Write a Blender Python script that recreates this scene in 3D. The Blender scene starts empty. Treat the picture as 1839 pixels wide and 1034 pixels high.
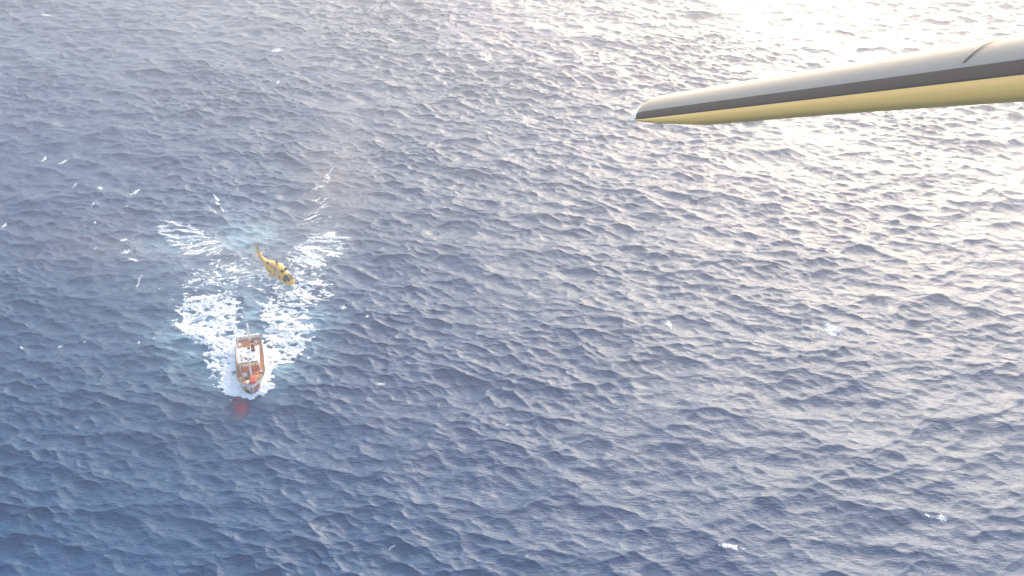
import bpy, bmesh, math, random
import numpy as np
from mathutils import Vector, Matrix
R = math.radians
random.seed(3)
S = bpy.context.scene
C = S.collection

# ------------------------------------------------------------------ camera
CAM_H, PITCH, FPX = 207.0, R(38), 1930.0
cam = bpy.data.cameras.new('camera'); camo = bpy.data.objects.new('camera', cam); C.objects.link(camo)
camo.location = (0, 0, CAM_H); camo.rotation_euler = (R(90) - PITCH, 0, 0)
cam.sensor_width = 36.0; cam.lens = 36.0 * FPX / 1839.0
cam.clip_start = 0.1; cam.clip_end = 60000
S.camera = camo
# ------------------------------------------------------------------ sky and sun
SUN_EL, SUN_AZ = R(21.5), R(22)          # azimuth clockwise from +Y (away from the camera)
w = bpy.data.worlds.new('World'); S.world = w; w.use_nodes = True
nt = w.node_tree
sky = nt.nodes.new('ShaderNodeTexSky'); sky.sky_type = 'NISHITA'; sky.sun_disc = False
sky.sun_elevation = SUN_EL; sky.sun_rotation = SUN_AZ
sky.dust_density = 3.5; sky.air_density = 0.9; sky.ozone_density = 0.8
nt.links.new(sky.outputs[0], nt.nodes['Background'].inputs[0])
nt.nodes['Background'].inputs[1].default_value = 0.15
sl = bpy.data.lights.new('sun', 'SUN'); sl.energy = 0.82; sl.angle = R(26); sl.color = (1.0, 0.88, 0.68)
so = bpy.data.objects.new('sun', sl); C.objects.link(so)
sd = Vector((math.sin(SUN_AZ) * math.cos(SUN_EL), math.cos(SUN_AZ) * math.cos(SUN_EL), math.sin(SUN_EL)))
so.rotation_euler = sd.to_track_quat('Z', 'Y').to_euler(); so.location = sd * 500
S.view_settings.view_transform = 'Standard'; S.view_settings.look = 'None'
S.view_settings.exposure = 1.93; S.view_settings.gamma = 1.0
S.view_settings.use_white_balance = True
S.view_settings.white_balance_temperature = 6800; S.view_settings.white_balance_tint = 10
S.render.engine = 'CYCLES'
S.cycles.use_denoising = True
S.cycles.max_bounces = 6; S.cycles.volume_bounces = 1
S.cycles.sample_clamp_indirect = 4.0

# ------------------------------------------------------------------ helpers
def at(u, v, z=0.0):
    """point at height z seen at pixel (u, v) of the 1839 x 1034 photograph"""
    a = (u - 919.5) / FPX; b = (517 - v) / FPX
    d = Vector((a, math.cos(PITCH) + b * math.sin(PITCH), -math.sin(PITCH) + b * math.cos(PITCH)))
    return Vector((0, 0, CAM_H)) + d * ((z - CAM_H) / d.z)

def mat(name, col, rough=0.6, metal=0.0, spec=0.5, var=0.0, scale=3.0, coat=0.0):
    m = bpy.data.materials.new(name); m.use_nodes = True
    n = m.node_tree.nodes; l = m.node_tree.links; p = n['Principled BSDF']
    p.inputs['Roughness'].default_value = rough; p.inputs['Metallic'].default_value = metal
    p.inputs['Specular IOR Level'].default_value = spec
    p.inputs['Coat Weight'].default_value = coat
    if var:
        tc = n.new('ShaderNodeTexCoord'); nz = n.new('ShaderNodeTexNoise')
        nz.inputs['Scale'].default_value = scale; nz.inputs['Detail'].default_value = 6; nz.inputs['Roughness'].default_value = 0.65
        l.new(tc.outputs['Object'], nz.inputs['Vector'])
        mx = n.new('ShaderNodeMix'); mx.data_type = 'RGBA'
        mx.inputs['A'].default_value = (*[c * (1 - var) for c in col], 1)
        mx.inputs['B'].default_value = (*[min(1, c * (1 + var)) for c in col], 1)
        l.new(nz.outputs['Fac'], mx.inputs['Factor']); l.new(mx.outputs['Result'], p.inputs['Base Color'])
    else:
        p.inputs['Base Color'].default_value = (*col, 1)
    return m

def tag(o, label=None, cat=None, group=None, kind=None):
    if label: o['label'] = label
    if cat: o['category'] = cat
    if group: o['group'] = group
    if kind: o['kind'] = kind
    return o

def thing(name, label, cat, loc, rotz=0.0, group=None):
    o = bpy.data.objects.new(name, None); C.objects.link(o)
    o.location = loc; o.rotation_euler = (0, 0, rotz)
    return tag(o, label, cat, group)

class MB:
    def __init__(s): s.bm = bmesh.new()
    def face(s, pts):
        try: return s.bm.faces.new([s.bm.verts.new(p) for p in pts])
        except ValueError: pass
    def box(s, c, d, rz=0.0, ry=0.0, taper=1.0):
        M = Matrix.Translation(c) @ Matrix.Rotation(rz, 4, 'Z') @ Matrix.Rotation(ry, 4, 'Y')
        vs = []
        for z in (-1, 1):
            t = taper if z > 0 else 1.0
            for x, y in ((-1, -1), (1, -1), (1, 1), (-1, 1)):
                vs.append(s.bm.verts.new(M @ Vector((x * d[0] / 2 * t, y * d[1] / 2 * t, z * d[2] / 2))))
        for f in ((3, 2, 1, 0), (4, 5, 6, 7), (0, 1, 5, 4), (1, 2, 6, 5), (2, 3, 7, 6), (3, 0, 4, 7)):
            s.bm.faces.new([vs[i] for i in f])
        return s
    def rings(s, rings, closed=True, caps=True):
        R_ = [[s.bm.verts.new(p) for p in r] for r in rings]
        n = len(R_[0])
        for a, b in zip(R_, R_[1:]):
            for i in range(n if closed else n - 1):
                j = (i + 1) % n
                s.bm.faces.new((a[i], a[j], b[j], b[i]))
        if caps and closed:
            s.bm.faces.new(R_[0][::-1]); s.bm.faces.new(R_[-1])
        return s
    def tube(s, p0, p1, r0, r1=None, n=10):
        r1 = r0 if r1 is None else r1
        p0 = Vector(p0); p1 = Vector(p1); d = (p1 - p0).normalized()
        u = d.orthogonal().normalized(); v = d.cross(u)
        return s.rings([[p + (u * math.cos(2 * math.pi * k / n) + v * math.sin(2 * math.pi * k / n)) * r for k in range(n)]
                        for p, r in ((p0, r0), (p1, r1))])
    def lathe(s, c, prof, n=16, axis='Z'):
        rs = []
        for r, h in prof:
            ring = []
            for k in range(n):
                a = 2 * math.pi * k / n
                q = {'Z': (r * math.cos(a), r * math.sin(a), h), 'X': (h, r * math.cos(a), r * math.sin(a)), 'Y': (r * math.sin(a), h, r * math.cos(a))}[axis]
                ring.append(Vector(c) + Vector(q))
            rs.append(ring)
        return s.rings(rs)
    def build(s, name, m, parent=None, smooth=False, bevel=0.0):
        bmesh.ops.recalc_face_normals(s.bm, faces=s.bm.faces)
        me = bpy.data.meshes.new(name); s.bm.to_mesh(me); s.bm.free()
        if smooth:
            me.polygons.foreach_set('use_smooth', [True] * len(me.polygons))
            try: me.set_sharp_from_angle(angle=R(50))
            except Exception: pass
        o = bpy.data.objects.new(name, me); C.objects.link(o); me.materials.append(m)
        if parent: o.parent = parent
        if bevel:
            b = o.modifiers.new('bevel', 'BEVEL'); b.width = bevel; b.segments = 2; b.limit_method = 'ANGLE'
        return o

def np_mesh(name, V, F, m, parent=None, smooth=True):
    me = bpy.data.meshes.new(name)
    V = np.ascontiguousarray(V, dtype=np.float32); F = np.ascontiguousarray(F, dtype=np.int32)
    me.vertices.add(len(V)); me.vertices.foreach_set('co', V.ravel())
    k = F.shape[1]
    me.loops.add(F.size); me.loops.foreach_set('vertex_index', F.ravel())
    me.polygons.add(len(F)); me.polygons.foreach_set('loop_start', np.arange(0, F.size, k, dtype=np.int32))
    me.polygons.foreach_set('loop_total', np.full(len(F), k, dtype=np.int32))
    me.polygons.foreach_set('use_smooth', np.full(len(F), smooth, dtype=bool))
    me.update(calc_edges=True); me.validate()
    o = bpy.data.objects.new(name, me); C.objects.link(o); me.materials.append(m)
    if parent: o.parent = parent
    return o

# ------------------------------------------------------------------ the sea: a directional wave spectrum
N, L = 1800, 522.0
DX = L / N
rng = np.random.default_rng(11)
def spectrum():
    k1 = 2 * np.pi * np.fft.fftfreq(N, DX)
    KX, KY = np.meshgrid(k1, k1)                       # axis 0 = y, axis 1 = x
    K = np.hypot(KX, KY); K[0, 0] = 1
    TH = np.arctan2(KY, KX)
    noise = rng.standard_normal((N, N)) + 1j * rng.standard_normal((N, N))
    def band(lp, hs, wd, spread, hp):
        kp = 2 * np.pi / lp
        E = K ** -3.35 * np.exp(-1.25 * (kp / K) ** 2)
        c = np.cos((TH - wd) / 2) ** 2
        D = c ** spread + 0.02
        A = np.sqrt(E * D) * np.exp(-(K / hp) ** 2)
        A[0, 0] = 0
        h = np.fft.ifft2(noise * A)
        return noise * A * (hs / 4 / h.real.std())
    wd = R(-90 - 17)                                    # waves run towards the camera, a little to the left
    gust = np.fft.ifft2(np.fft.fft2(rng.standard_normal((N, N))) * np.exp(-(K * 12) ** 2)).real
    gust = np.clip(1 + 0.36 * gust / gust.std(), 0.35, 1.7)      # patches of rougher and smoother water
    out = [np.zeros((N, N)) for _ in range(5)]
    for H, mod, chop in ((band(8.0, 0.345, wd, 16, 12.0), gust, 1.4), (band(46, 1.5, wd + R(22), 5, 3.0), 1.0, 1.2)):
        for f, g, c in zip(out, (H, 1j * KX / K * H, 1j * KY / K * H, 1j * KX * H, 1j * KY * H), (1, chop, chop, 1, 1)):
            f += np.fft.ifft2(g).real * mod * c
    return out
SEA_H, SEA_DX, SEA_DY, SEA_GX, SEA_GY = spectrum()
print('sea slope rms', SEA_GX.std(), SEA_GY.std(), 'height', SEA_H.std() * 4)

def smp(f, x, y, cell=DX):
    """bilinear, periodic"""
    n0, n1 = f.shape
    fx = np.asarray(x) / cell; fy = np.asarray(y) / cell
    ix = np.floor(fx).astype(int); iy = np.floor(fy).astype(int)
    tx = fx - ix; ty = fy - iy
    ix0 = ix % n1; ix1 = (ix + 1) % n1; iy0 = iy % n0; iy1 = (iy + 1) % n0
    return (f[iy0, ix0] * (1 - tx) + f[iy0, ix1] * tx) * (1 - ty) + (f[iy1, ix0] * (1 - tx) + f[iy1, ix1] * tx) * ty

def gauss_field(n, lx, ly, seed, p=0.0):
    """unit gaussian random field, n x n cells, correlation lengths in cells"""
    r = np.random.default_rng(seed)
    k1 = np.fft.fftfreq(n)
    KX, KY = np.meshgrid(k1, k1)
    q = (KX * lx) ** 2 + (KY * ly) ** 2
    A = np.exp(-q * 4) if p == 0 else 1 / (1 + q * 40) ** p
    f = np.fft.ifft2(np.fft.fft2(r.standard_normal((n, n))) * A).real
    return (f - f.mean()) / f.std()
NZ_WIDE = gauss_field(512, 1.3, 0.6, 21, 1.4)           # elongated along x
NZ_FINE = gauss_field(512, 0.8, 0.4, 22, 1.0)
NZ_BIG = gauss_field(512, 30, 30, 23, 1.8)
NZ_POLAR = gauss_field(512, 0.3, 3, 24, 1.3)            # axis 0 = radius (long), axis 1 = angle (short)

def poly_sd(px, py, P):
    """signed distance (inside positive) to polygon P in plan"""
    P = np.array(P); d = np.full(px.shape, 1e9); ins = np.zeros(px.shape, bool)
    for (x0, y0), (x1, y1) in zip(P, np.roll(P, -1, 0)):
        ex, ey = x1 - x0, y1 - y0
        t = np.clip(((px - x0) * ex + (py - y0) * ey) / (ex * ex + ey * ey), 0, 1)
        d = np.minimum(d, np.hypot(px - x0 - t * ex, py - y0 - t * ey))
        c = (y0 > py) != (y1 > py)
        ins ^= c & (px < (x1 - x0) * (py - y0) / (y1 - y0 + 1e-12) + x0)
    return np.where(ins, d, -d)
def W2(pts): return [tuple(at(u, v).xy) for u, v in pts]
def sstep(a, b, x):
    t = np.clip((x - a) / (b - a), 0, 1); return t * t * (3 - 2 * t)

BOW = at(450, 691, 4.6); BOAT_ROT = R(-76.8)
BDIR = Vector((math.cos(BOAT_ROT), math.sin(BOAT_ROT), 0))
BOAT = Vector((BOW.x, BOW.y, 0)) - BDIR * 12
WASH = at(442, 428)                                     # centre of the rotor wash on the water

# ------------------------------------------------------------------ materials of the water
def water_mat():
    m = bpy.data.materials.new('sea_water'); m.use_nodes = True
    n = m.node_tree.nodes; l = m.node_tree.links; p = n['Principled BSDF']
    p.inputs['IOR'].default_value = 1.333; p.inputs['Specular IOR Level'].default_value = 0.42; p.inputs['Roughness'].default_value = 0.1
    ge = n.new('ShaderNodeNewGeometry')
    mp = n.new('ShaderNodeMapping'); mp.inputs['Rotation'].default_value = (0, 0, R(17)); mp.inputs['Scale'].default_value = (0.6, 1.6, 1.0)
    l.new(ge.outputs['Position'], mp.inputs['Vector'])
    n1 = n.new('ShaderNodeTexNoise'); n1.inputs['Scale'].default_value = 1.1; n1.inputs['Detail'].default_value = 5; n1.inputs['Roughness'].default_value = 0.6
    n1.inputs['Distortion'].default_value = 0.4
    l.new(mp.outputs[0], n1.inputs['Vector'])
    b = n.new('ShaderNodeBump'); b.inputs['Strength'].default_value = 1.0; b.inputs['Distance'].default_value = 0.3
    l.new(n1.outputs['Fac'], b.inputs['Height']); l.new(b.outputs[0], p.inputs['Normal'])
    # water colour: deep blue, a little greener in places; aerated water is pale turquoise
    n2 = n.new('ShaderNodeTexNoise'); n2.inputs['Scale'].default_value = 0.012; n2.inputs['Detail'].default_value = 3
    l.new(ge.outputs['Position'], n2.inputs['Vector'])
    m1 = n.new('ShaderNodeMix'); m1.data_type = 'RGBA'
    m1.inputs['A'].default_value = (0.001, 0.046, 0.134, 1); m1.inputs['B'].default_value = (0.002, 0.051, 0.123, 1)
    l.new(n2.outputs['Fac'], m1.inputs['Factor'])
    a = n.new('ShaderNodeAttribute'); a.attribute_name = 'aerated'
    m2 = n.new('ShaderNodeMix'); m2.data_type = 'RGBA'
    m2.inputs['B'].default_value = (0.20, 0.38, 0.46, 1)
    l.new(a.outputs['Fac'], m2.inputs['Factor']); l.new(m1.outputs['Result'], m2.inputs['A'])
    l.new(m2.outputs['Result'], p.inputs['Base Color'])
    # transparent patch off the bow shows the added red body imitating a hull reflection
    c = n.new('ShaderNodeAttribute'); c.attribute_name = 'reflection_mask'
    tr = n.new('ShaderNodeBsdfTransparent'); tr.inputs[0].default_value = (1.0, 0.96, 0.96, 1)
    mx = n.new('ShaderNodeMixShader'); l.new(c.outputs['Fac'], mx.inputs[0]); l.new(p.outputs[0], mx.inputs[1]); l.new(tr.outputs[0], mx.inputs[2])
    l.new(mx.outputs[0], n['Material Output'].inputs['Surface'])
    return m
def foam_mat():
    m = bpy.data.materials.new('sea_foam'); m.use_nodes = True
    n = m.node_tree.nodes; l = m.node_tree.links; p = n['Principled BSDF']
    p.inputs['Roughness'].default_value = 0.7; p.inputs['Specular IOR Level'].default_value = 0.2
    ge = n.new('ShaderNodeNewGeometry'); nz = n.new('ShaderNodeTexNoise'); nz.inputs['Scale'].default_value = 2.2; nz.inputs['Detail'].default_value = 5
    l.new(ge.outputs['Position'], nz.inputs['Vector'])
    mx = n.new('ShaderNodeMix'); mx.data_type = 'RGBA'
    mx.inputs['A'].default_value = (0.62, 0.68, 0.72, 1); mx.inputs['B'].default_value = (0.92, 0.93, 0.93, 1)
    l.new(nz.outputs['Fac'], mx.inputs['Factor']); l.new(mx.outputs['Result'], p.inputs['Base Color'])
    # thin foam is a net of bubbles one sees the water through
    th = n.new('ShaderNodeAttribute'); th.attribute_name = 'thickness'
    mr = n.new('ShaderNodeMapRange'); mr.interpolation_type = 'SMOOTHSTEP'; mr.inputs['From Min'].default_value = -0.18; mr.inputs['From Max'].default_value = 0.55
    l.new(th.outputs['Fac'], mr.inputs['Value']); l.new(mr.outputs[0], p.inputs['Alpha'])
    b = n.new('ShaderNodeBump'); b.inputs['Distance'].default_value = 0.1; b.inputs['Strength'].default_value = 0.6
    l.new(nz.outputs['Fac'], b.inputs['Height']); l.new(b.outputs[0], p.inputs['Normal'])
    return m
M_WATER = water_mat(); M_FOAM = foam_mat()

# ------------------------------------------------------------------ sea sheet
def hull_calm(x, y):
    """1 away from the boat, small next to it: the hull pushes the waves down"""
    lx = (x - BOAT.x) * BDIR.x + (y - BOAT.y) * BDIR.y; ly = -(x - BOAT.x) * BDIR.y + (y - BOAT.y) * BDIR.x
    d = np.hypot(np.maximum(np.abs(lx) - 11, 0), np.maximum(np.abs(ly) - 2.5, 0))
    return 0.35 + 0.65 * sstep(0.5, 9, d)
def sea_at(x, y):
    c = hull_calm(x, y)
    return x + smp(SEA_DX, x, y) * c, y + smp(SEA_DY, x, y) * c, smp(SEA_H, x, y) * c

def axis(lo, hi, far):
    core = np.arange(lo, hi, DX); out = []; s = DX; p = 0
    while p < far: s *= 1.14; p += s; out.append(p)
    out = np.array(out)
    return np.concatenate([(lo - out)[::-1], core, core[-1] + out])
xs = axis(-265, 265, 6000); ys = axis(140, 510, 6000)
X, Y = np.meshgrid(xs, ys)
sx = np.gradient(xs)[None, :]; sy = np.gradient(ys)[:, None]
amp = 1 - sstep(1.0, 14.0, np.maximum(np.broadcast_to(sx, X.shape), np.broadcast_to(sy, X.shape)))
px_, py_, pz_ = sea_at(X.ravel(), Y.ravel())
amp = amp.ravel()
V = np.stack([X.ravel() + (px_ - X.ravel()) * amp, Y.ravel() + (py_ - Y.ravel()) * amp, pz_ * amp], 1)
ny, nx = X.shape
idx = np.arange(ny * nx).reshape(ny, nx)
Fq = np.stack([idx[:-1, :-1], idx[:-1, 1:], idx[1:, 1:], idx[1:, :-1]], -1).reshape(-1, 4)
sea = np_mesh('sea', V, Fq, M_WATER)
tag(sea, 'blue grey wind-ruffled sea below the aircraft', 'sea', kind='structure')

def blob(x, y, c, rx, ry, rot=0.0, p=2.0):
    dx = x - c[0]; dy = y - c[1]
    a = dx * math.cos(rot) + dy * math.sin(rot); b = -dx * math.sin(rot) + dy * math.cos(rot)
    return np.exp(-((a / rx) ** 2 + (b / ry) ** 2) ** (p / 2))
fx, fy = X.ravel(), Y.ravel()
aer = np.zeros_like(fx)
for (u, v), rx, ry, k in (((450, 560), 6, 12, .55), ((447, 600), 4, 8, .45), ((440, 425), 11, 12, .8), ((400, 440), 18, 8, .5), ((540, 445), 14, 8, .35),
                          ((365, 595), 11, 15, .85), ((525, 590), 11, 15, .85), ((400, 650), 6, 10, .8), ((495, 650), 6, 10, .8), ((310, 430), 10, 9, .5), ((590, 440), 8, 9, .5), ((450, 500), 26, 12, .45), ((330, 470), 20, 14, .2), ((440, 360), 22, 20, .12)):
    aer = np.maximum(aer, k * blob(fx, fy, at(u, v).xy, rx, ry))
aer *= np.clip(0.75 + 0.3 * smp(NZ_WIDE, fx, fy, 0.6), 0, 1.3)
att = sea.data.attributes.new('aerated', 'FLOAT', 'POINT'); att.data.foreach_set('value', np.clip(aer, 0, 1).astype(np.float32))
refl_mask = np.clip(1.0 * blob(fx, fy, at(435, 724).xy, 2.6, 5.6, 0.0, 2.6) * (0.82 + 0.22 * smp(NZ_WIDE, fx, fy, 0.5)), 0, 0.95)  # transparency mask where the hull's red reflection is imitated
att = sea.data.attributes.new('reflection_mask', 'FLOAT', 'POINT'); att.data.foreach_set('value', refl_mask.astype(np.float32))

# ------------------------------------------------------------------ foam sheets that ride on the waves
def foam_object(name, x0, x1, y0, y1, cell, field, lift=0.07, puff=0.25):
    gx = np.arange(x0, x1, cell); gy = np.arange(y0, y1, cell)
    GX, GY = np.meshgrid(gx, gy)
    f, hump = field(GX, GY)
    keep = f > -0.18
    q = keep[:-1, :-1] & keep[1:, :-1] & keep[:-1, 1:] & keep[1:, 1:]
    sxx, syy, szz = sea_at(GX.ravel(), GY.ravel())
    z = szz + lift + puff * np.clip(f, 0, 1).ravel() * (1 + 0.6 * smp(NZ_FINE, GX, GY, 0.2)).ravel() + hump.ravel()
    V = np.stack([sxx, syy, z], 1)
    idx = np.arange(V.shape[0]).reshape(GX.shape)
    F = np.stack([idx[:-1, :-1], idx[:-1, 1:], idx[1:, 1:], idx[1:, :-1]], -1)[q]
    used = np.unique(F); rm = np.zeros(len(V), int); rm[used] = np.arange(len(used))
    o = np_mesh(name, V[used], rm[F], M_FOAM)
    at_ = o.data.attributes.new('thickness', 'FLOAT', 'POINT'); at_.data.foreach_set('value', f.ravel()[used].astype(np.float32))
    return o

def boat_local(x, y):
    return ((x - BOAT.x) * BDIR.x + (y - BOAT.y) * BDIR.y, -(x - BOAT.x) * BDIR.y + (y - BOAT.y) * BDIR.x)
HALF = [(12, 0), (11, 2.0), (9, 3.1), (6, 3.6), (0, 3.7), (-11.5, 3.3)]
def wake_field(x, y):
    f = np.full(x.shape, -1.0)
    wide = smp(NZ_WIDE, x, y, 0.30); fine = smp(NZ_FINE, x, y, 0.2); big = smp(NZ_BIG, x, y, 0.5)
    wob = 0.9 * big + 0.3 * wide
    slope = -smp(SEA_GY, x, y) * 1.0
    zones = [  # polygon, edge softness, bias (coverage), noise
        ([(402, 712), (372, 662), (374, 640), (316, 582), (312, 556), (330, 530), (410, 520), (432, 548), (428, 610), (424, 690)], 2.5, 0.55),
        ([(468, 690), (500, 668), (545, 640), (572, 606), (574, 580), (560, 556), (540, 535), (468, 540), (466, 580), (466, 620)], 2.5, 0.55),
        ([(422, 590), (404, 640), (392, 690), (410, 715), (440, 715), (440, 600)], 1.0, 1.0),
        ([(462, 600), (462, 712), (480, 705), (496, 680), (486, 620)], 1.0, 1.0),
        ([(300, 545), (430, 512), (430, 535), (330, 560)], 3.0, 0.25),
        ([(470, 525), (600, 500), (600, 530), (540, 560), (475, 550)], 3.0, 0.2),
    ]
    for pts, soft, bias in zones:
        sdv = poly_sd(x, y, W2(pts)) + wob
        e = sstep(-soft * .3, soft, sdv)
        f = np.maximum(f, np.where(sdv > -soft, bias + 0.2 + 0.50 * wide + 0.30 * fine + slope - (1 - e) * 2.0, -1))
    # solid bow wave
    sdv = poly_sd(x, y, W2([(392, 690), (402, 712), (430, 716), (452, 719), (478, 712), (497, 694), (470, 676), (432, 676), (398, 668)])) + 0.55 * big + 0.25 * wide
    f = np.maximum(f, np.where(sdv > -2, sstep(-0.2, 1.4, sdv) * 2.0 - 0.5 + 0.2 * wide, -1))
    lx, ly = boat_local(x, y)
    hb = np.interp(lx, [h[0] for h in HALF[::-1]], [h[1] for h in HALF[::-1]], left=-5, right=-5)
    hump = 0.9 * np.exp(-(((lx - 9.5) / 3.5) ** 2)) * np.exp(-(np.maximum(np.abs(ly) - hb, 0) / 1.6) ** 2)
    f = np.where(np.abs(ly) < hb - 0.7, -1, f)
    return f, hump
c0, c1 = at(300, 500), at(610, 730)
wake = foam_object('wake_foam', c0.x - 6, c1.x + 4, 200, 290, 0.16, wake_field)
tag(wake, 'churned white foam of the bow wave and wake spreading behind the fishing boat', 'foam', kind='stuff')

def wash_field(x, y):
    f = np.full(x.shape, -1.0)
    dx = x - WASH.x; dy = y - WASH.y
    r = np.hypot(dx, dy); th = np.arctan2(dy, dx)
    pol = smp(NZ_POLAR, th / (2 * math.pi) * 512 * 0.9 , r * 2.2, 1.0)
    wide = smp(NZ_WIDE, x, y, 0.28); fine = smp(NZ_FINE, x, y, 0.2); big = smp(NZ_BIG, x, y, 0.5)
    wob = 1.2 * big
    zones = [
        ([(262, 425), (270, 398), (310, 390), (360, 402), (424, 440), (400, 466), (350, 470), (295, 452)], 2.5, 0.42),
        ([(505, 455), (545, 428), (600, 414), (622, 428), (614, 460), (575, 480), (520, 482)], 2.5, 0.45),
        ([(268, 412), (285, 399), (320, 397), (318, 404), (290, 408), (281, 420), (285, 434), (330, 455), (330, 462), (280, 442)], 1.5, 0.25),
        ([(612, 421), (615, 440), (600, 462), (570, 476), (565, 470), (595, 455), (606, 438), (604, 424)], 1.5, 0.25),
        ([(340, 345), (420, 335), (436, 415), (410, 420), (350, 380)], 6.0, -0.08),
        ([(452, 415), (530, 380), (570, 300), (600, 230), (612, 300), (600, 400), (520, 430)], 6.0, -0.2),
        ([(380, 450), (600, 460), (610, 520), (540, 540), (380, 525), (300, 540), (300, 500)], 6.0, -0.05),
    ]
    for i, (pts, soft, bias) in enumerate(zones):
        sdv = poly_sd(x, y, W2(pts)) + wob
        e = sstep(-soft * .3, soft, sdv)
        nzv = (0.75 * pol + 0.3 * fine) if i < 6 else (0.7 * wide + 0.25 * fine)
        f = np.maximum(f, np.where(sdv > -soft, bias - 0.15 + nzv - (1 - e) * 1.6, -1))
    return f, np.zeros_like(x)
c0, c1 = at(260, 200), at(630, 545)
wash = foam_object('rotor_wash_foam', at(260, 330).x, at(640, 400).x, 258, 400, 0.18, wash_field, lift=0.06, puff=0.15)
tag(wash, 'streaky white foam blown outward in a ring by the rotor wash of the yellow helicopter', 'foam', kind='stuff')

# whitecaps: (u, v, length px, width px, tilt deg, label)
CAPS = [
    (82, 26, 24, 6, 0, 'small flat breaking crest in the far upper left of the sea'),
    (497, 92, 22, 10, 5, 'larger of the two far whitecaps straight above the helicopter'),
    (498, 147, 9, 8, -20, 'smaller of the two far whitecaps straight above the helicopter'),
    (80, 284, 8, 11, 0, 'bright upright whitecap at the upper left end of the scattered crests'),
    (115, 291, 9, 12, 30, 'leaning whitecap just right of the upright one on the left'),
    (134, 332, 7, 8, 0, 'tiny whitecap alone below the leaning pair on the left'),
    (183, 337, 12, 10, -35, 'ragged whitecap in the middle of the crests left of the foam ring'),
    (244, 340, 9, 16, 25, 'crescent shaped whitecap above the left lobe of the foam ring'),
    (168, 368, 6, 14, 0, 'narrow broken whitecap with a second fleck under it'),
    (227, 372, 12, 6, 40, 'slanting whitecap just below the crescent shaped crest'),
    (170, 401, 6, 5, 0, 'dot of white water below the narrow broken crest'),
    (9, 404, 7, 7, 0, 'small round whitecap at the left edge of the picture'),
    (220, 431, 26, 9, -15, 'long ragged crest left of the foam ring, upper of three'),
    (228, 452, 26, 8, 15, 'long ragged crest left of the foam ring, middle of three'),
    (240, 468, 36, 8, 25, 'forked white crest left of the foam ring, lowest of three'),
    (248, 504, 6, 30, 0, 'thin upright streak of foam below the forked white crest'),
    (169, 446, 6, 6, 30, 'lone white dot left of the three ragged crests'),
    (38, 625, 13, 4, 0, 'flat dash of foam far left of the boat'),
    (107, 622, 11, 9, 0, 'pale broken crest left of the boat beside the flat dash'),
    (152, 615, 10, 5, -20, 'faint crest on the dark water well left of the boat'),
    (247, 616, 7, 9, -30, 'bright whitecap nearest the left side of the wake'),
    (277, 607, 6, 5, 0, 'small white dot between the bright whitecap and the wake'),
    (612, 551, 18, 9, 0, 'ragged crest right of the wake below the foam ring'),
    (658, 571, 7, 5, 0, 'small fleck right of the ragged crest beside the wake'),
    (688, 690, 15, 4, 10, 'thin crest on dark water right of the boat'),
    (705, 986, 14, 4, -20, 'thin dash of foam at the bottom, right of the boat'),
    (30, 885, 9, 4, 0, 'small crest in the dark lower left corner'),
    (912, 764, 12, 4, -15, 'slim crest in mid picture below the open water'),
    (1206, 583, 11, 11, 0, 'round white patch alone on the grey water in mid right'),
    (1495, 591, 24, 18, -30, 'biggest white breaker on the right side of the sea'),
    (1558, 284, 34, 9, 5, 'broad crest on the bright water below the wing'),
    (1317, 986, 42, 8, 0, 'dumbbell shaped white crest at the bottom right'),
    (1690, 931, 14, 11, 0, 'bright whitecap near the lower right corner'),
    (1664, 926, 8, 6, 20, 'small white fleck beside the lower right whitecap'),
]
for i, (u, v, lw, wh, tilt, lab) in enumerate(CAPS):
    p = at(u, v); s = (p - Vector((0, 0, CAM_H))).length / FPX
    a = lw * s * .43; b = wh * s * .43 / (CAM_H / (p - Vector((0, 0, CAM_H))).length)
    r_ = np.random.default_rng(100 + i); o1, o2 = r_.uniform(0, 80, 2)
    def cap_field(x, y, p=p, a=a, b=b, tilt=R(-tilt), o1=o1, o2=o2, i=i):
        dx = x - p.x; dy = y - p.y
        q = np.hypot((dx * math.cos(tilt) + dy * math.sin(tilt)) / a, (-dx * math.sin(tilt) + dy * math.cos(tilt)) / b)
        n = smp(NZ_FINE, x + o1, y + o2, 0.14); n2 = smp(NZ_WIDE, x + o2, y + o1, 0.12)
        return (1.05 if i in (28, 29, 31, 32) else 0.64) - q * 0.85 + (0.14 if i in (12, 14) else 0.28) * n + 0.12 * n2, np.zeros_like(x)
    m_ = max(a, b) * 1.5
    dxx = float(smp(SEA_DX, p.x, p.y)); dyy = float(smp(SEA_DY, p.x, p.y))
    o = foam_object('whitecap', p.x - m_, p.x + m_, p.y - m_, p.y + m_, 0.11, cap_field, lift=0.05, puff=0.18)
    tag(o, lab, 'whitecap', 'whitecaps scattered on the open sea')

# ------------------------------------------------------------------ fishing boat
M_RED = mat('red_hull_paint', (0.50, 0.055, 0.035), 0.45, var=0.25, scale=1.2)
M_WHITE = mat('white_paint', (0.80, 0.79, 0.76), 0.4, var=0.10, scale=2.0)
M_TAN = mat('tan_deck_paint', (0.54, 0.23, 0.12), 0.7, var=0.35, scale=1.6)
M_ORANGE = mat('orange_paint', (0.72, 0.18, 0.06), 0.5, var=0.2, scale=2.0)
M_DARK = mat('dark_steel', (0.045, 0.042, 0.04), 0.5, var=0.3, scale=4.0)
M_GLASS = mat('dark_window_glass', (0.015, 0.02, 0.025), 0.08)
M_OLIVE = mat('olive_machinery', (0.16, 0.15, 0.07), 0.55, var=0.3, scale=4.0)
M_ROPE = mat('rope', (0.46, 0.33, 0.17), 0.9, var=0.3, scale=9.0)
M_NET = mat('net_heap', (0.55, 0.22, 0.07), 0.95, var=0.5, scale=5.0)
M_YEL = mat('yellow_paint', (0.80, 0.52, 0.05), 0.45, var=0.15, scale=2.0)
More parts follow.
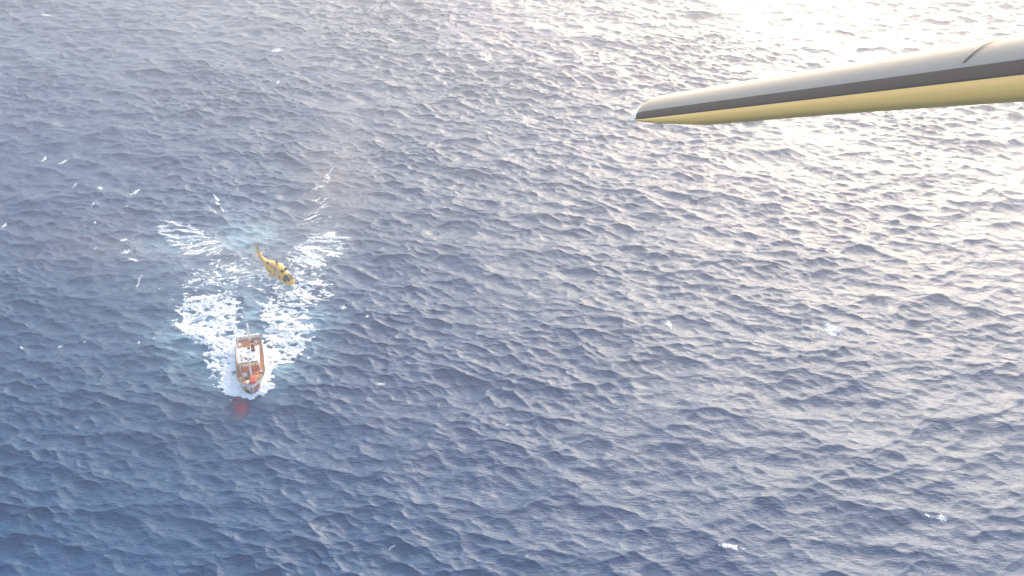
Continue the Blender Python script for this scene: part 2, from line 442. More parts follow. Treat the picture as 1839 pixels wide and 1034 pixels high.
boat = thing('fishing_boat', 'white fishing boat with orange deck and white mast pushing through its own foam', 'boat', (BOAT.x, BOAT.y, 0), BOAT_ROT)

def hb(x):                                  # half breadth at the rail
    if x > 4: return max(0.03, 4.0 * max(0, 1 - ((x - 4) / 8.05) ** 2.6) ** 0.72)
    if x > -4: return 4.0 - 0.1 * (4 - x) / 8
    return 3.9 - 0.5 * ((-4 - x) / 7.5) ** 1.4
def hw(x):                                  # half breadth at the waterline
    return max(0.02, hb(min(12, x + 1.5 + 0.0 * x)) * 0.9) if x < 10.4 else max(0.02, 0.5 * (10.6 - x) / 0.2 * 0.2)
def rail(x): return 2.55 + 2.05 * max(0, (x - 1) / 11) ** 1.5
def knuckle(x): return rail(x) - 0.95 - 0.25 * max(0, (x - 1) / 11)
XS = [-11.5, -10, -8, -6, -4, -2, 0, 2, 4, 5.5, 7, 8.2, 9.2, 10, 10.7, 11.3, 11.7, 11.95]
def mix(a, b, t): return a + (b - a) * t
def section(x):
    zk = knuckle(x); w1 = hw(x); w2 = hb(x)
    keel = -2.6 if x < 8 else -2.6 + 2.2 * ((x - 8) / 4) ** 1.5
    bk = mix(w1, w2, 0.72)
    out = [(bk, zk), (mix(w1, bk, 0.45), zk * 0.5), (w1, 0.0), (w1 * 0.8, keel * 0.6), (0.0, keel)]
    return [(x, y, z) for y, z in out] + [(x, -y, z) for y, z in out[-2::-1]]
h = MB(); h.rings([section(x) for x in XS], closed=False)
h.face([(p[0] - 0.02, p[1], p[2]) for p in section(XS[0])])
bot_ = h.build('hull_bottom', M_RED, boat, smooth=True)
h = MB()
for s in (1, -1):
    h.rings([[(x, s * (y + .015), z) for y, z in ((mix(hw(x), hb(x), .72), knuckle(x)), (mix(hw(x), mix(hw(x), hb(x), .72), .45), knuckle(x) * .5), (mix(hw(x), mix(hw(x), hb(x), .72), .14), knuckle(x) * .18))] for x in XS], closed=False)
h.box((-11.54, 0, 0.95), (0.06, 6.4, 1.3))
hull = h.build('hull', M_WHITE, boat, smooth=True)
b = MB()
def bul(x):
    zk = knuckle(x); w1 = hw(x); w2 = hb(x); bk = mix(w1, w2, 0.72); zr = rail(x); t = min(0.16, w2 * 0.5)
    return [(bk + 0.012, zk), (mix(bk, w2, .6) + .01, mix(zk, zr, .5)), (w2 + 0.01, zr), (w2 - t, zr), (max(0.005, mix(bk, w2, .6) - t), mix(zk, zr, .5)), (max(0.004, bk - t), zk - 0.25)]
for s in (1, -1):
    b.rings([[(x, s * y, z) for y, z in bul(x)] for x in XS], closed=False)
b.box((-11.5, 0, 2.05), (0.16, 6.7, 1.0))
bulw = b.build('bulwark', M_WHITE, boat, smooth=True)
r = MB()                                     # rail cap, tan timber
for s in (1, -1):
    r.rings([[(x, s * (hb(x) + .04), rail(x) + .004), (x, s * (hb(x) + .04), rail(x) + .08), (x, s * max(0.01, hb(x) - .18), rail(x) + .08), (x, s * max(0.01, hb(x) - .18), rail(x) + .004)] for x in XS])
r.build('rail_cap', M_DARK, bulw)
# red flash and anchor on the bow
a = MB()
for (x0, x1) in ((10.75, 11.9),):
    pts = []
    a.rings([[(x, mix(hw(x), mix(hw(x), hb(x), .72), f) + .05, knuckle(x) * f) for f in (.5, .75, .98)] for x in (9.6, 10, 10.7, 11.3, 11.7)], closed=False)
a.build('bow_patch', M_RED, hull)
d = MB()
DX_ = [x for x in XS if x <= 7]
def deckrow(x, z): return [(x, hb(x) - .2, z), (x, 0, z + .08), (x, -hb(x) + .2, z)]
d.rings([deckrow(x, 1.45) for x in XS if x <= 6] + [deckrow(6.2, 1.45)], closed=False)
d.build('deck', M_TAN, boat)
d = MB(); fx_ = [6.2, 7, 8.2, 9.2, 10, 10.7, 11.3]
d.rings([[(x, mix(hb(x), hw(x), .12) - .15, 2.75 + .06 * (x - 6)), (x, 0, 2.85 + .06 * (x - 6)), (x, -mix(hb(x), hw(x), .12) + .15, 2.75 + .06 * (x - 6))] for x in fx_], closed=False)
d.face([(6.2, 3.5, 1.45), (6.2, -3.5, 1.45), (6.2, -3.5, 2.75), (6.2, 3.5, 2.75)])
fd = d.build('foredeck', M_TAN, boat)
# red body added under the sea, imitating the bow's red reflection
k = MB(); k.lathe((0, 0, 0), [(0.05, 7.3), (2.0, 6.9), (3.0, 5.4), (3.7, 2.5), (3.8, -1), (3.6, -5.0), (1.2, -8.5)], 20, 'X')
M_REFL = mat('red_reflection_paint', (0.50, 0.018, 0.032), 0.6, var=0.3, scale=.6)
refl = k.build('bow_reflection_body', M_REFL, boat, smooth=True); 
g = at(431, 724, -0.9) - BOAT; refl.location = (g.x * BDIR.x + g.y * BDIR.y, -g.x * BDIR.y + g.y * BDIR.x, -4.15)
# wheelhouse
wh = MB(); wh.box((0, 0, 2.95), (6.0, 5.4, 3.0)); wh.box((0.2, 0, 4.9), (5.4, 5.2, 0.9), taper=0.97)
house = wh.build('wheelhouse', M_WHITE, boat, bevel=0.05)
fp = MB(); fp.box((3.04, 0, 2.75), (0.06, 5.1, 2.0)); fp.build('front_panel', M_ORANGE, house)
for i in range(5):
    q = MB(); q.box((2.93, -1.84 + i * .92, 4.88), (0.06, 0.72, 0.58)); q.build('window', M_GLASS, house, bevel=0.01)
for s in (1, -1):
    for i in range(3):
        q = MB(); q.box((1.9 - i * 1.6, s * 2.585, 4.88), (1.15, 0.06, 0.55)); q.build('window', M_GLASS, house, bevel=0.01)
    q = MB(); q.box((-1.9, s * 2.73, 2.6), (0.8, 0.06, 1.8)); dr = q.build('door', M_ORANGE, house, bevel=0.02)
    q = MB(); q.box((-1.62, s * 2.79, 2.6), (0.1, 0.06, 0.06)); q.build('handle', M_DARK, dr)
rf = MB(); rf.box((0.1, 0, 5.43), (6.4, 6.1, 0.14)); roof = rf.build('wheelhouse_roof', M_WHITE, house, bevel=0.04)
for s in (1, -1):
    q = MB()
    for z in (5.85, 6.2): q.box((0, s * 2.9, z), (5.8, .07, .07))
    for x in (-2.9, -1.45, 0, 1.45, 2.9): q.box((x, s * 2.9, 5.85), (.08, .08, .76))
    q.build('roof_railing', M_WHITE, roof)
for (x, y, rz) in ((-1.9, -1.7, 0), (0.2, -1.9, 0.1)):
    q = MB(); q.lathe((x, y, 5.85), [(0.1, -.75), (.32, -.7), (.36, -.1), (.37, 0), (.36, .1), (.32, .7), (.1, .75)], 14, 'X'); lr = q.build('liferaft_canister', M_WHITE, roof, smooth=True)
    q = MB(); q.box((x, y, 5.56), (0.9, .5, .12)); q.build('cradle', M_DARK, lr)
q = MB(); q.lathe((-1.4, 1.45, 5.5), [(.62, 0), (.6, .3), (.52, .32), (.5, 1.5), (.56, 1.52), (.56, 1.7), (.4, 1.72), (.38, 1.4)], 16); fn = q.build('exhaust_funnel', M_DARK, roof, smooth=True)
q = MB(); q.lathe((-1.4, 1.45, 5.5), [(.51, .8), (.54, .82), (.54, 1.15), (.51, 1.17)], 16); q.build('funnel_band', M_ORANGE, fn)
q = MB(); q.tube((0.9, 0.15, 5.5), (0.9, 0.15, 7.2), .09, .07); q.box((0.9, .15, 6.4), (.5, .5, .06)); rm_ = q.build('radar_mast', M_WHITE, roof)
q = MB(); q.box((0.9, .15, 7.3), (.22, 1.9, .18), rz=.5); q.build('radar_scanner', M_WHITE, rm_, bevel=.03)
q = MB(); q.lathe((1.9, 1.5, 5.5), [(.1, 0), (.1, .3), (.42, .4), (.5, .7), (.38, 1.0), (.1, 1.12)], 14); q.build('satellite_dome', M_WHITE, roof, smooth=True)
for (x, y, c, dd) in ((1.9, -.6, M_DARK, (.7, .6, .3)), (-.6, 0, M_OLIVE, (.5, .5, .5)), (2.3, .5, M_DARK, (.35, .35, .45)), (-2.4, 0.2, M_DARK, (.5, .8, .35)), (1.2, -1.2, M_YEL, (.5, .4, .4))):
    q = MB(); q.box((x, y, 5.5 + dd[2] / 2), dd); q.build('roof_locker', c, roof, bevel=.03)
q = MB(); q.tube((2.7, -1.9, 5.5), (2.7, -1.9, 5.9), .06); q.lathe((2.7, -1.9, 6.05), [(.1, -.18), (.2, -.1), (.24, .14), (.2, .2)], 12, 'X'); q.build('searchlight', M_DARK, roof)
# aft deck
q = MB(); q.box((-3.8, -1.3, 1.9), (1.3, 1.6, 0.9)); q.build('deck_locker', M_YEL, boat, bevel=.05)
q = MB(); q.box((-3.7, .9, 1.8), (1.1, 1.2, .7)); q.build('deck_locker', M_ORANGE, boat, bevel=.05)
q = MB(); q.lathe((-5.6, 1.0, 2.1), [(.1, -1.25), (.75, -1.24), (.75, -1.12), (.42, -1.1), (.42, 1.1), (.75, 1.12), (.75, 1.24), (.1, 1.25)], 18, 'Y')
q.box((-5.6, -.35, 1.8), (.7, .15, 1.0)); q.box((-5.6, 2.35, 1.8), (.7, .15, 1.0)); wn = q.build('trawl_winch', M_DARK, boat)
q = MB(); q.lathe((-5.6, 1.0, 2.1), [(.43, -1.05), (.6, -1.0), (.62, 0), (.58, 1.0), (.43, 1.05)], 16, 'Y'); q.build('warp_coil', M_ROPE, wn)
# net heap: lumpy mound
rr = np.random.default_rng(5)
q = MB(); n_a, n_r = 26, 7; rings_ = []
for j in range(n_r):
    t = j / (n_r - 1); rad = 1 - 0.96 * t
    rings_.append([(-8.1 + 1.5 * rad * math.cos(2 * math.pi * k / n_a) * (1 + .12 * rr.standard_normal()), -.5 + 2.1 * rad * math.sin(2 * math.pi * k / n_a) * (1 + .1 * rr.standard_normal()),
                    1.5 + .85 * math.sin(t * math.pi / 2) * (1 + .18 * rr.standard_normal())) for k in range(n_a)])
q.rings(rings_); q.build('net_heap', M_NET, boat, smooth=True)
for i, (x, y) in enumerate(((-9.7, 1.9), (-9.4, 2.5), (-8.9, 2.1), (-7.2, -2.8))):
    q = MB(); q.lathe((x, y, 1.78), [(.02, -.3), (.2, -.24), (.3, 0), (.2, .24), (.02, .3)], 12); q.build('net_float', M_YEL if i % 2 else M_WHITE, boat, smooth=True)
q = MB()
for s in (1, -1): q.box((-10.9, s * 3.0, 2.35), (.32, .32, 1.8))
q.box((-10.9, 0, 3.35), (.42, 6.6, .3)); gan = q.build('stern_gantry', M_WHITE, boat, bevel=.03)
for s in (1, -1):
    q = MB(); q.lathe((-10.9, s * 2.2, 2.95), [(.05, -.12), (.3, -.12), (.22, 0), (.3, .12), (.05, .12)], 14, 'Y'); q.build('trawl_block', M_DARK, gan)
q = MB(); q.tube((-10.6, .35, 1.45), (-10.6, .35, 7.4), .36, .3, 14); sp = q.build('stern_mast', M_WHITE, boat, smooth=True)
q = MB(); q.lathe((-10.6, .35, 7.4), [(.12, 0), (.12, .35), (.2, .4), (.2, .6), (.05, .66)], 10); q.build('mast_light', M_WHITE, sp)
# foremast
q = MB(); q.tube((5.1, .1, 1.45), (5.1, .1, 8.6), .34, .24, 14); fm = q.build('foremast', M_WHITE, boat, smooth=True)
q = MB(); q.tube((5.1, -2.5, 6.3), (5.1, 2.5, 6.3), .16, n=10); q.build('crosstree', M_YEL, fm)
q = MB()
for s in (1, -1): q.tube((5.1, s * 2.3, 6.4), (2.6, s * 2.5, 5.6), .03, n=5); q.tube((5.1, .1 + s * .2, 8.3), (5.1, s * 2.3, 6.4), .03, n=5)
q.tube((5.1, .1, 8.3), (11.4, 0, 4.75), .03, n=5); q.build('stay', M_DARK, fm)
for s in (1, -1):
    q = MB(); q.lathe((5.1, s * 1.9, 6.12), [(.08, .12), (.16, .1), (.26, -.18), (.05, -.2)], 10); q.build('deck_light', M_DARK, fm)
q = MB(); q.box((4.2, 1.4, 1.75), (1.6, 1.5, .6)); q.build('hatch_cover', M_ORANGE, boat, bevel=.05)
q = MB(); q.box((4.3, -1.7, 1.75), (1.4, 1.3, .55)); q.build('hatch_cover', M_WHITE, boat, bevel=.05)
for (x, y, z, d_, m_) in ((-4.3, 1.9, 1.75, (1.0, .8, .7), M_WHITE), (-6.9, 2.6, 1.8, (.9, .7, .7), M_WHITE), (-9.2, -2.7, 1.7, (1.2, .7, .5), M_WHITE), (-10.0, 0.9, 1.75, (.8, .8, .6), M_DARK), (-4.4, -2.9, 1.75, (.9, .6, .6), M_DARK), (-6.6, -2.9, 1.75, (1.1, .6, .6), M_YEL), (3.9, 2.9, 1.75, (.8, .7, .6), M_WHITE), (5.6, 2.3, 1.75, (.7, .7, .6), M_DARK), (5.3, -2.4, 1.8, (.8, .8, .7), M_OLIVE)):
    q = MB(); q.box((x, y, z), d_, rz=.15 * y, taper=.93); q.build('deck_locker', m_, boat, bevel=.04)
# foredeck gear
q = MB(); q.box((8.9, .55, 3.35), (1.9, 1.5, .75)); hc = q.build('hatch_cover', M_RED, fd, bevel=.06)
q = MB(); q.lathe((7.3, -.9, 3.4), [(.05, -.7), (.35, -.68), (.35, -.55), (.2, -.5), (.2, .5), (.35, .55), (.35, .68), (.05, .7)], 14, 'Y'); q.box((7.3, -.9, 3.05), (.7, .9, .4)); q.build('windlass', M_OLIVE, fd)
for (x, y, rr_) in ((7.3, -2.2, .8), (7.5, 2.5, .75)):
    q = MB(); q.lathe((x, y, 2.85), [(rr_ * .35, 0), (rr_, 0), (rr_ * 1.05, .15), (rr_ * .98, .38), (rr_ * .55, .42), (rr_ * .4, .2)], 18); q.build('rope_coil', M_ROPE, fd, smooth=True)
q = MB(); q.lathe((9.5, -.9, 2.95), [(.25, 0), (.22, .5), (.42, .6), (.5, .85), (.3, 1.05), (.05, 1.08)], 14); q.build('ventilator', M_WHITE, fd, smooth=True)
for s in (1, -1):
    q = MB(); q.lathe((10.2, s * 1.4, 2.95), [(.14, 0), (.12, .5), (.18, .52), (.18, .6), (.03, .62)], 10); q.build('bollard', M_DARK, fd)
q = MB()
q.box((11.0, -1.95, 2.65), (.16, .16, 1.1)); q.box((11.0, -2.02, 2.15), (.7, .3, .22)); q.build('anchor', M_YEL, hull, bevel=.03)
# ------------------------------------------------------------------ helicopter
M_HY = mat('yellow_helicopter_paint', (0.80, 0.43, 0.035), 0.35, var=0.06, scale=1.5, coat=0.3)
M_HO = mat('orange_red_trim', (0.62, 0.16, 0.05), 0.45, var=0.15, scale=2.0)
M_BLADE = mat('rotor_blade_grey', (0.14, 0.16, 0.19), 0.8, spec=0.1)
M_HG = mat('cockpit_glass', (0.03, 0.02, 0.015), 0.06)
M_TYRE = mat('tyre_rubber', (0.03, 0.03, 0.03), 0.9)
NOSE = at(526, 508, 17.4); TAIL = at(464, 456, 20.6)
hd = (NOSE - TAIL); HROT = math.atan2(hd.y, hd.x); HL = math.hypot(hd.x, hd.y)
hdir = Vector((math.cos(HROT), math.sin(HROT), 0))
hp = NOSE - hdir * 6.6; hp.z = 18.2
print('heli length', HL, 'rot', math.degrees(HROT), hp)
heli = thing('helicopter', 'yellow rescue helicopter hovering above the wake behind the fishing boat', 'helicopter', hp, HROT)
TL = 6.6 - HL
heli.scale = (1.04, 1.1, 1.1)
def fus(x, hw_, top, bot, n=20, p=2.6):
    zc = (top + bot) / 2; hh = (top - bot) / 2; out = []
    for k in range(n):
        a = 2 * math.pi * k / n; c, s = math.cos(a), math.sin(a)
        out.append((x, hw_ * math.copysign(abs(c) ** (2 / p), c), zc + hh * math.copysign(abs(s) ** (2 / p), s)))
    return out
FS = [(6.6, .25, -.55, -.95), (6.3, .7, -.2, -1.25), (5.6, 1.1, .25, -1.5), (4.6, 1.4, .95, -1.7), (3.6, 1.5, 1.35, -1.75), (2, 1.55, 1.45, -1.75), (-1.5, 1.55, 1.45, -1.75),
      (-3.2, 1.4, 1.45, -1.55), (-4.4, 1.0, 1.5, -.9), (-5.2, .62, 1.6, .05), (-6.2, .45, 1.85, .75), (-7.4, .34, 2.3, 1.45), (TL + .3, .24, 2.75, 2.1), (TL, .1, 2.75, 2.3)]
q = MB(); q.rings([fus(*f) for f in FS]); fuse = q.build('fuselage', M_HY, heli, smooth=True)
# cowling with intakes and exhausts
q = MB(); q.rings([fus(x, w_, t, b_, 16) for x, w_, t, b_ in ((3.3, .5, 1.7, 1.3), (2.8, .95, 2.2, 1.3), (1.4, 1.1, 2.55, 1.3), (-.8, 1.1, 2.6, 1.3), (-2.4, .9, 2.35, 1.35), (-4.2, .45, 1.85, 1.4))])
cow = q.build('engine_cowling', M_HY, heli, smooth=True)
for s in (1, -1):
    q = MB(); q.lathe((2.75, s * .6, 2.0), [(.1, 0), (.3, .02), (.36, .35), (.3, .6)], 14, 'X'); q.build('engine_intake', M_TYRE, cow, smooth=True)
    q = MB(); q.tube((-1.9, s * .75, 2.1), (-2.7, s * 1.15, 2.25), .26, .3, 14); q.build('exhaust_pipe', M_TYRE, cow, smooth=True)
    q = MB(); q.box((.4, s * 1.06, 2.0), (2.9, .2, .42)); q.build('cowling_panel', M_HO, cow, bevel=.04)
# windows: strips cut from the fuselage skin, standing 3 cm proud
def fint(x):
    xs_ = [f[0] for f in FS][::-1]
    return [float(np.interp(x, xs_, [f[i] for f in FS][::-1])) for i in (1, 2, 3)]
def skin(name, m, x0, x1, a0, a1, parent, off=.03, nx=6, na=5):
    q = MB(); P = 2.6; rows = []
    for i in range(nx + 1):
        x = mix(x0, x1, i / nx); w_, t, b_ = fint(x); zc = (t + b_) / 2; hh = (t - b_) / 2; row = []
        for j in range(na + 1):
            a = R(mix(a0, a1, j / na)); c, s = math.cos(a), math.sin(a)
            row.append((x + off * .5, (w_ + off) * math.copysign(abs(c) ** (2 / P), c), zc + (hh + off) * math.copysign(abs(s) ** (2 / P), s)))
        rows.append(row)
    q.rings(rows, closed=False); return q.build(name, m, parent, smooth=True)
skin('windscreen', M_HG, 4.0, 5.9, 40, 87, fuse); skin('windscreen', M_HG, 4.0, 5.9, 93, 140, fuse)
for a0, a1 in ((0, 36), (144, 180)):
    skin('cockpit_window', M_HG, 4.0, 5.2, a0, a1, fuse)
    dr = skin('cabin_door', M_HY, -.6, 1.4, *( (-38, 40) if a0 < 90 else (140, 218)), fuse, off=.05)
    q = MB(); sgn = 1 if a0 < 90 else -1; q.box((-.35, sgn * 1.64, -.1), (.22, .05, .06)); q.build('handle', M_TYRE, dr)
    for xw in (2.35, .1, -1.5): skin('cabin_window', M_HG, xw, xw + .75, a0, a1 - 14 if a0 < 90 else a1, fuse, off=.07) if a0 < 90 else skin('cabin_window', M_HG, xw, xw + .75, a0 + 14, a1, fuse, off=.07)
skin('cheek_stripe', M_HO, 1.55, 1.85, -20, 62, fuse, off=.04); skin('cheek_stripe', M_HO, 1.55, 1.85, 118, 200, fuse, off=.04)
for s in (1, -1):
    q = MB(); q.rings([fus(x, w_, t, b_, 14, 2.2) for x, w_, t, b_ in ((.0, .1, -1.3, -1.6), (-.5, .42, -1.0, -1.85), (-1.6, .5, -.9, -1.95), (-2.4, .42, -1.0, -1.9), (-3.0, .08, -1.3, -1.6))])
    spn = q.build('sponson', M_WHITE, heli, smooth=True); spn.location = (-.4, s * 2.1, 0)
    q = MB(); q.box((-1.6, s * -.45, -1.4), (1.3, .7, .22)); q.build('sponson_strut', M_HY, spn)
    q = MB(); q.lathe((-1.9, 0, -2.05), [(.05, -.14), (.34, -.14), (.38, 0), (.34, .14), (.05, .14)], 16, 'Y'); q.build('wheel', M_TYRE, spn, smooth=True)
q = MB(); q.tube((4.4, 0, -1.6), (4.4, 0, -2.2), .08); q.lathe((4.4, .16, -2.2), [(.04, -.08), (.26, -.08), (.28, 0), (.26, .08), (.04, .08)], 14, 'Y'); q.lathe((4.4, -.16, -2.2), [(.04, -.08), (.26, -.08), (.28, 0), (.26, .08), (.04, .08)], 14, 'Y'); q.build('nose_wheel', M_TYRE, heli)
# tail
q = MB(); q.rings([[(TL + .7 + dx_, y, 2.5) for dx_, y in ((.75, 0), (.3, .12), (-.8, .03), (-.8, -.03), (.3, -.12))], [(TL - .35 + dx_ * .6, y * .7, 4.5) for dx_, y in ((.75, 0), (.3, .12), (-.8, .03), (-.8, -.03), (.3, -.12))]])
fin = q.build('tail_fin', M_HY, heli)
q = MB(); q.box((TL - .3, .06, 4.2), (.7, .16, .3)); q.build('fin_tip', M_HO, fin, bevel=.02)
q = MB(); q.rings([[(TL + .9 + x, y, 2.45 + z) for x, z in ((.4, 0), (.1, .06), (-.4, 0), (.1, -.06))] for y in (-1.5, 1.5)]); q.build('stabilizer', M_HY, heli)
q = MB(); q.lathe((TL - .1, .42, 3.9), [(.05, -.2), (.16, -.18), (.16, .12), (.05, .16)], 12, 'Y'); trh = q.build('tail_rotor_hub', M_TYRE, heli)
for k in range(4):
    q = MB(); q.box((.72, 0, 0), (1.15, .03, .18)); tb = q.build('blade', M_BLADE, trh); tb.location = (TL - .1, .5, 3.9); tb.rotation_euler = (0, R(90 * k + 20), 0)
q = MB(); q.lathe((.3, 0, 2.4), [(.3, 0), (.22, .4), (.2, .8), (.42, .86), (.42, 1.05), (.2, 1.12), (.04, 1.16)], 16); hub = q.build('rotor_hub', M_TYRE, heli, smooth=True)
for k in range(5):
    q = MB(); q.rings([[(r_, y * c_, z + 3.35 + .018 * r_) for y, z in ((.2, 0), (.08, .03), (-.2, .0), (.08, -.025))] for r_, c_ in ((.5, .35), (1.3, .8), (1.8, 1), (7.4, 1), (7.6, .7))])
    rb = q.build('rotor_blade', M_BLADE, hub); rb.location = (.3, 0, 0); rb.rotation_euler = (0, 0, R(72 * k + 33))
q = MB(); q.box((1.2, -1.6, 1.75), (1.1, .18, .18)); q.tube((1.6, -1.7, 1.6), (1.6, -1.7, 1.25), .14); q.build('rescue_hoist', M_TYRE, heli)
# ------------------------------------------------------------------ wing of the aircraft the picture is taken from
M_WY = mat('yellow_wing_paint', (1.0, 0.58, 0.19), 0.6, var=0.05, scale=1.5)
M_BOOT = mat('dark_rubber_boot', (0.15, 0.10, 0.072), 0.55, var=0.10, scale=4.0)
M_SKIN = mat('pale_grey_wing_skin', (0.42, 0.35, 0.28), 0.55, var=0.06, scale=3.0)
M_CAP = mat('pale_wing_tip_paint', (0.92, 0.84, 0.66), 0.6)
M_SEAM = mat('dark_sealant', (0.10, 0.085, 0.075), 0.7)
CAM = Vector((0, 0, CAM_H))
def cpt(u, v, dep):                          # a point dep metres ahead of the cabin window
    a = (u - 919.5) / FPX; b = (517 - v) / FPX
    return CAM + Vector((a, math.cos(PITCH) + b * math.sin(PITCH), -math.sin(PITCH) + b * math.cos(PITCH))) * dep
E0, E1 = cpt(1137, 214.5, 13.5), cpt(1839, 132, 8.0)   # lower boot edge: wing tip, and where it leaves the frame
WL = (E1 - E0).length; sv = (E1 - E0).normalized()
view = ((E0 + E1) / 2 - CAM).normalized()
nv = (-view - sv * (-view).dot(sv)).normalized()     # towards the cabin, square to the span
wv = nv.cross(sv)
if wv.z < 0: wv = -wv
wing = thing('aircraft_wing', 'yellow aircraft wing tip with grey rubber leading edge reaching in from the right', 'wing', E0)
def tipf(t): return math.sqrt(max(0.0, 1 - max(0.0, 1 - (t + .1) / .38) ** 2))
def sec(t):
    """closed section: boot arc (0..NB), then over the back to the trailing edge, then the underside"""
    s = t / WL; k = max(.015, tipf(t))
    H = float(np.interp(s, [0, .23, .61, 1, 1.6], [.25, .265, .285, .31, .35])) * k
    Y = float(np.interp(s, [-.02, 0, .08, .23, .61, 1, 1.6], [.004, .02, .085, .165, .18, .22, .26]))
    ch = (.35 + 1.15 * min(1, max(0, (t + .1) / 1.6)) ** .6) * (0.25 + .75 * k)
    a0 = R(14); pts = []
    for i in range(NB + 1):
        a = mix(a0, R(112), i / NB)
        pts.append((.30 * k * (math.cos(a) - math.cos(a0)), H * (math.sin(a) - math.sin(a0)) / (1 - math.sin(a0))))
    pts += [(-.62 * ch, H * .62), (-ch, -Y * .86)]
    pts += [(-ch * .98, -Y * .90), (-.45 * ch, -Y), (-.25 * ch, -Y * .995), (-.12 * ch, -Y * .97), (-.06 * ch, -Y * .91), (-.006 * ch, -Y * .80), (.014 * ch, -Y * .64), (.022 * ch, -Y * .44), (.018 * ch, -Y * .2)]
    return [sv * t + nv * n + wv * w_ for n, w_ in pts]
NB, NBB = 18, 3
TB = [-.1, -.096, -.085, -.065, -.035, 0.0, .035, .06]
TS = [.06, .08, .12, .19, .27, .36, .46, .56, .7] + list(np.linspace(1.0, WL + .04, 13))
TR = list(np.linspace(WL + .04, WL + 2.6, 6))
q = MB(); q.rings([sec(t) for t in TB]); q.build('wing_tip_cap', M_CAP, wing, smooth=True)
q = MB(); q.rings([sec(t)[NBB:NB + 1] for t in TS], closed=False); upper = q.build('upper_skin', M_SKIN, wing, smooth=True)
q = MB(); q.rings([sec(t)[:NBB + 1] for t in TS], closed=False); boot = q.build('leading_edge_boot', M_BOOT, wing, smooth=True)
q = MB(); q.rings([sec(t)[NB:] + sec(t)[:1] for t in TS], closed=False); panel = q.build('wing_panel', M_WY, wing, smooth=True)
q = MB(); q.rings([sec(t) for t in TR]); q.build('wing_root_panel', M_WY, wing, smooth=True)
q = MB(); q.rings([[p + nv * .004 + wv * .004 for p in sec(t)[:NB + 1]] for t in np.linspace(WL + .03, WL + .5, 4)], closed=False); q.build('leading_edge_boot', M_CAP, wing, smooth=True)
def strip(pts, wd, name, parent, off=.004):
    a = MB(); rows = []
    for p in pts: rows.append([p - wd + nv * off, p + wd + nv * off])
    a.rings(rows, closed=False); return a.build(name, M_SEAM, parent, smooth=True)
# slanting joint across the boot
pts = []
for i in range(4, NB - 3):
    t = WL - .62 + .32 * (i - 4) / (NB - 7); pts.append(sec(t)[i] + wv * .004)
strip(pts, sv * .012, 'boot_joint', boot, .006)
strip([sec(t)[0] + nv * .003 for t in np.linspace(.05, WL + .04, 20)], wv * .006, 'boot_edge', boot, .004)
# slot of the aileron by the tip
strip([sec(t)[NB + 4] * (1 - f) + sec(t)[NB + 6] * f for t, f in zip(np.linspace(.42, 1.25, 7), np.linspace(1.0, .0, 7))], wv * .010, 'aileron_gap', panel, .012)
# hinge fairing below the trailing edge
tb = WL * .93; c = sec(tb)[NB + 3] + nv * .02
q = MB(); q.rings([[c + sv * x + (wv * math.cos(k * math.pi / 5) * r_ + nv * math.sin(k * math.pi / 5) * r_) - wv * d_ for k in range(10)] for x, r_, d_ in ((-.2, .006, .02), (-.14, .028, .03), (-.02, .04, .035), (.1, .03, .02), (.3, .02, .0), (.42, .005, -.01))])
hf = q.build('hinge_fairing', M_WY, wing, smooth=True)
q = MB(); q.rings([[c + sv * x + (wv * math.cos(k * math.pi / 5) + nv * math.sin(k * math.pi / 5)) * r_ - wv * .035 for k in range(10)] for x, r_ in ((-.03, .0415), (-.018, .0415))]); q.build('fairing_band', M_SEAM, hf)

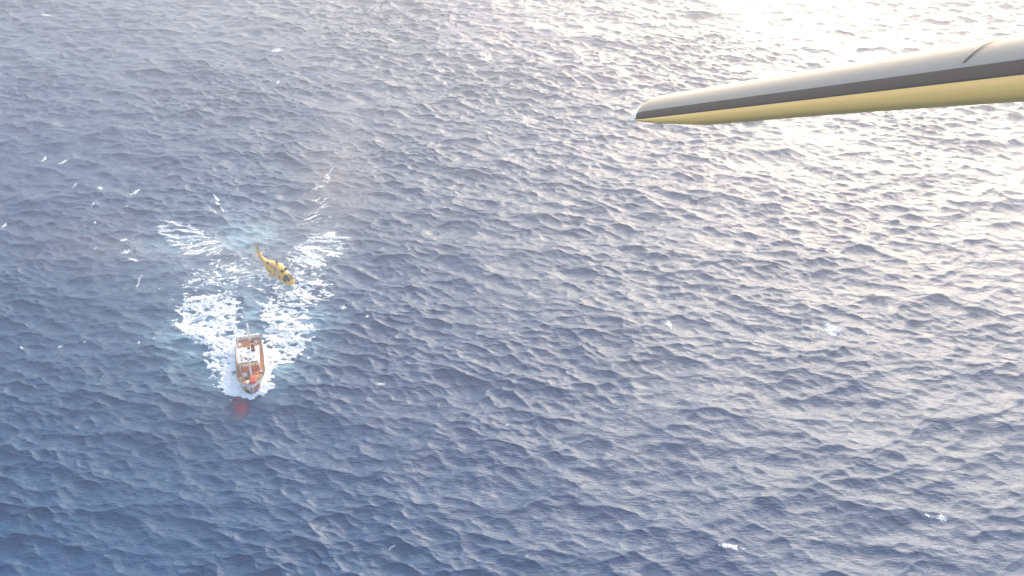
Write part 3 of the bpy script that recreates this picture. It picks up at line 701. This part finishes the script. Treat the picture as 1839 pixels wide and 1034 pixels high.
# spray raised by the rotor wash, and the thin fume trailing away from it
def vapour(name, c, dims, rot, dens, col, nscale, thr, label):
    q = MB(); q.lathe((0, 0, 0), [(.02, -1), (.5, -.86), (.86, -.5), (1, 0), (.86, .5), (.5, .86), (.02, 1)], 20)
    m = bpy.data.materials.new(name + '_vapour'); m.use_nodes = True
    n = m.node_tree.nodes; l = m.node_tree.links; n.remove(n['Principled BSDF'])
    v = n.new('ShaderNodeVolumePrincipled'); v.inputs['Color'].default_value = (*col, 1); v.inputs['Anisotropy'].default_value = 0.3
    tc = n.new('ShaderNodeTexCoord'); ln = n.new('ShaderNodeVectorMath'); ln.operation = 'LENGTH'; l.new(tc.outputs['Object'], ln.inputs[0])
    fo = n.new('ShaderNodeMapRange'); fo.interpolation_type = 'SMOOTHSTEP'; fo.inputs['From Min'].default_value = 0.15; fo.inputs['From Max'].default_value = 0.95
    fo.inputs['To Min'].default_value = 1; fo.inputs['To Max'].default_value = 0; l.new(ln.outputs['Value'], fo.inputs['Value'])
    nz = n.new('ShaderNodeTexNoise'); nz.inputs['Scale'].default_value = nscale; nz.inputs['Detail'].default_value = 4; l.new(tc.outputs['Object'], nz.inputs['Vector'])
    th = n.new('ShaderNodeMapRange'); th.inputs['From Min'].default_value = thr; th.inputs['From Max'].default_value = thr + .3; l.new(nz.outputs['Fac'], th.inputs['Value'])
    mu = n.new('ShaderNodeMath'); mu.operation = 'MULTIPLY'; l.new(fo.outputs[0], mu.inputs[0]); l.new(th.outputs[0], mu.inputs[1])
    m2 = n.new('ShaderNodeMath'); m2.operation = 'MULTIPLY'; m2.inputs[1].default_value = dens; l.new(mu.outputs[0], m2.inputs[0])
    l.new(m2.outputs[0], v.inputs['Density']); l.new(v.outputs[0], n['Material Output'].inputs['Volume'])
    o = q.build(name, m); o.location = c; o.scale = dims; o.rotation_euler = (0, 0, rot); return tag(o, label, 'vapour', kind='stuff')
vapour('spray_mist', at(440, 460, 2), (34, 34, 8), 0, 0.03, (0.93, 0.93, 0.95), 2.6, .36, 'thin white mist of spray drifting round the hovering helicopter')
vapour('spray_mist', at(600, 330, 6), (23, 92, 9), R(1), 0.019, (0.86, 0.78, 0.76), 3.0, .34, 'faint pinkish plume of vapour trailing away behind the helicopter')
vapour('spray_mist', at(190, 440, 4), (55, 26, 6), R(-10), 0.022, (0.88, 0.80, 0.79), 3.0, .40, 'faint pinkish band of vapour over the water left of the foam ring')

hz = MB(); hz.box((0, 0, 118), (13000, 13000, 246)); 
hm = bpy.data.materials.new('haze_air'); hm.use_nodes = True
n_ = hm.node_tree.nodes; n_.remove(n_['Principled BSDF'])
pv = n_.new('ShaderNodeVolumePrincipled'); pv.inputs['Color'].default_value = (0.88, 0.92, 0.97, 1)
pv.inputs['Density'].default_value = 0.00075; pv.inputs['Anisotropy'].default_value = 0.74
hm.node_tree.links.new(pv.outputs[0], n_['Material Output'].inputs['Volume'])
tag(hz.build('haze', hm), kind='stuff')
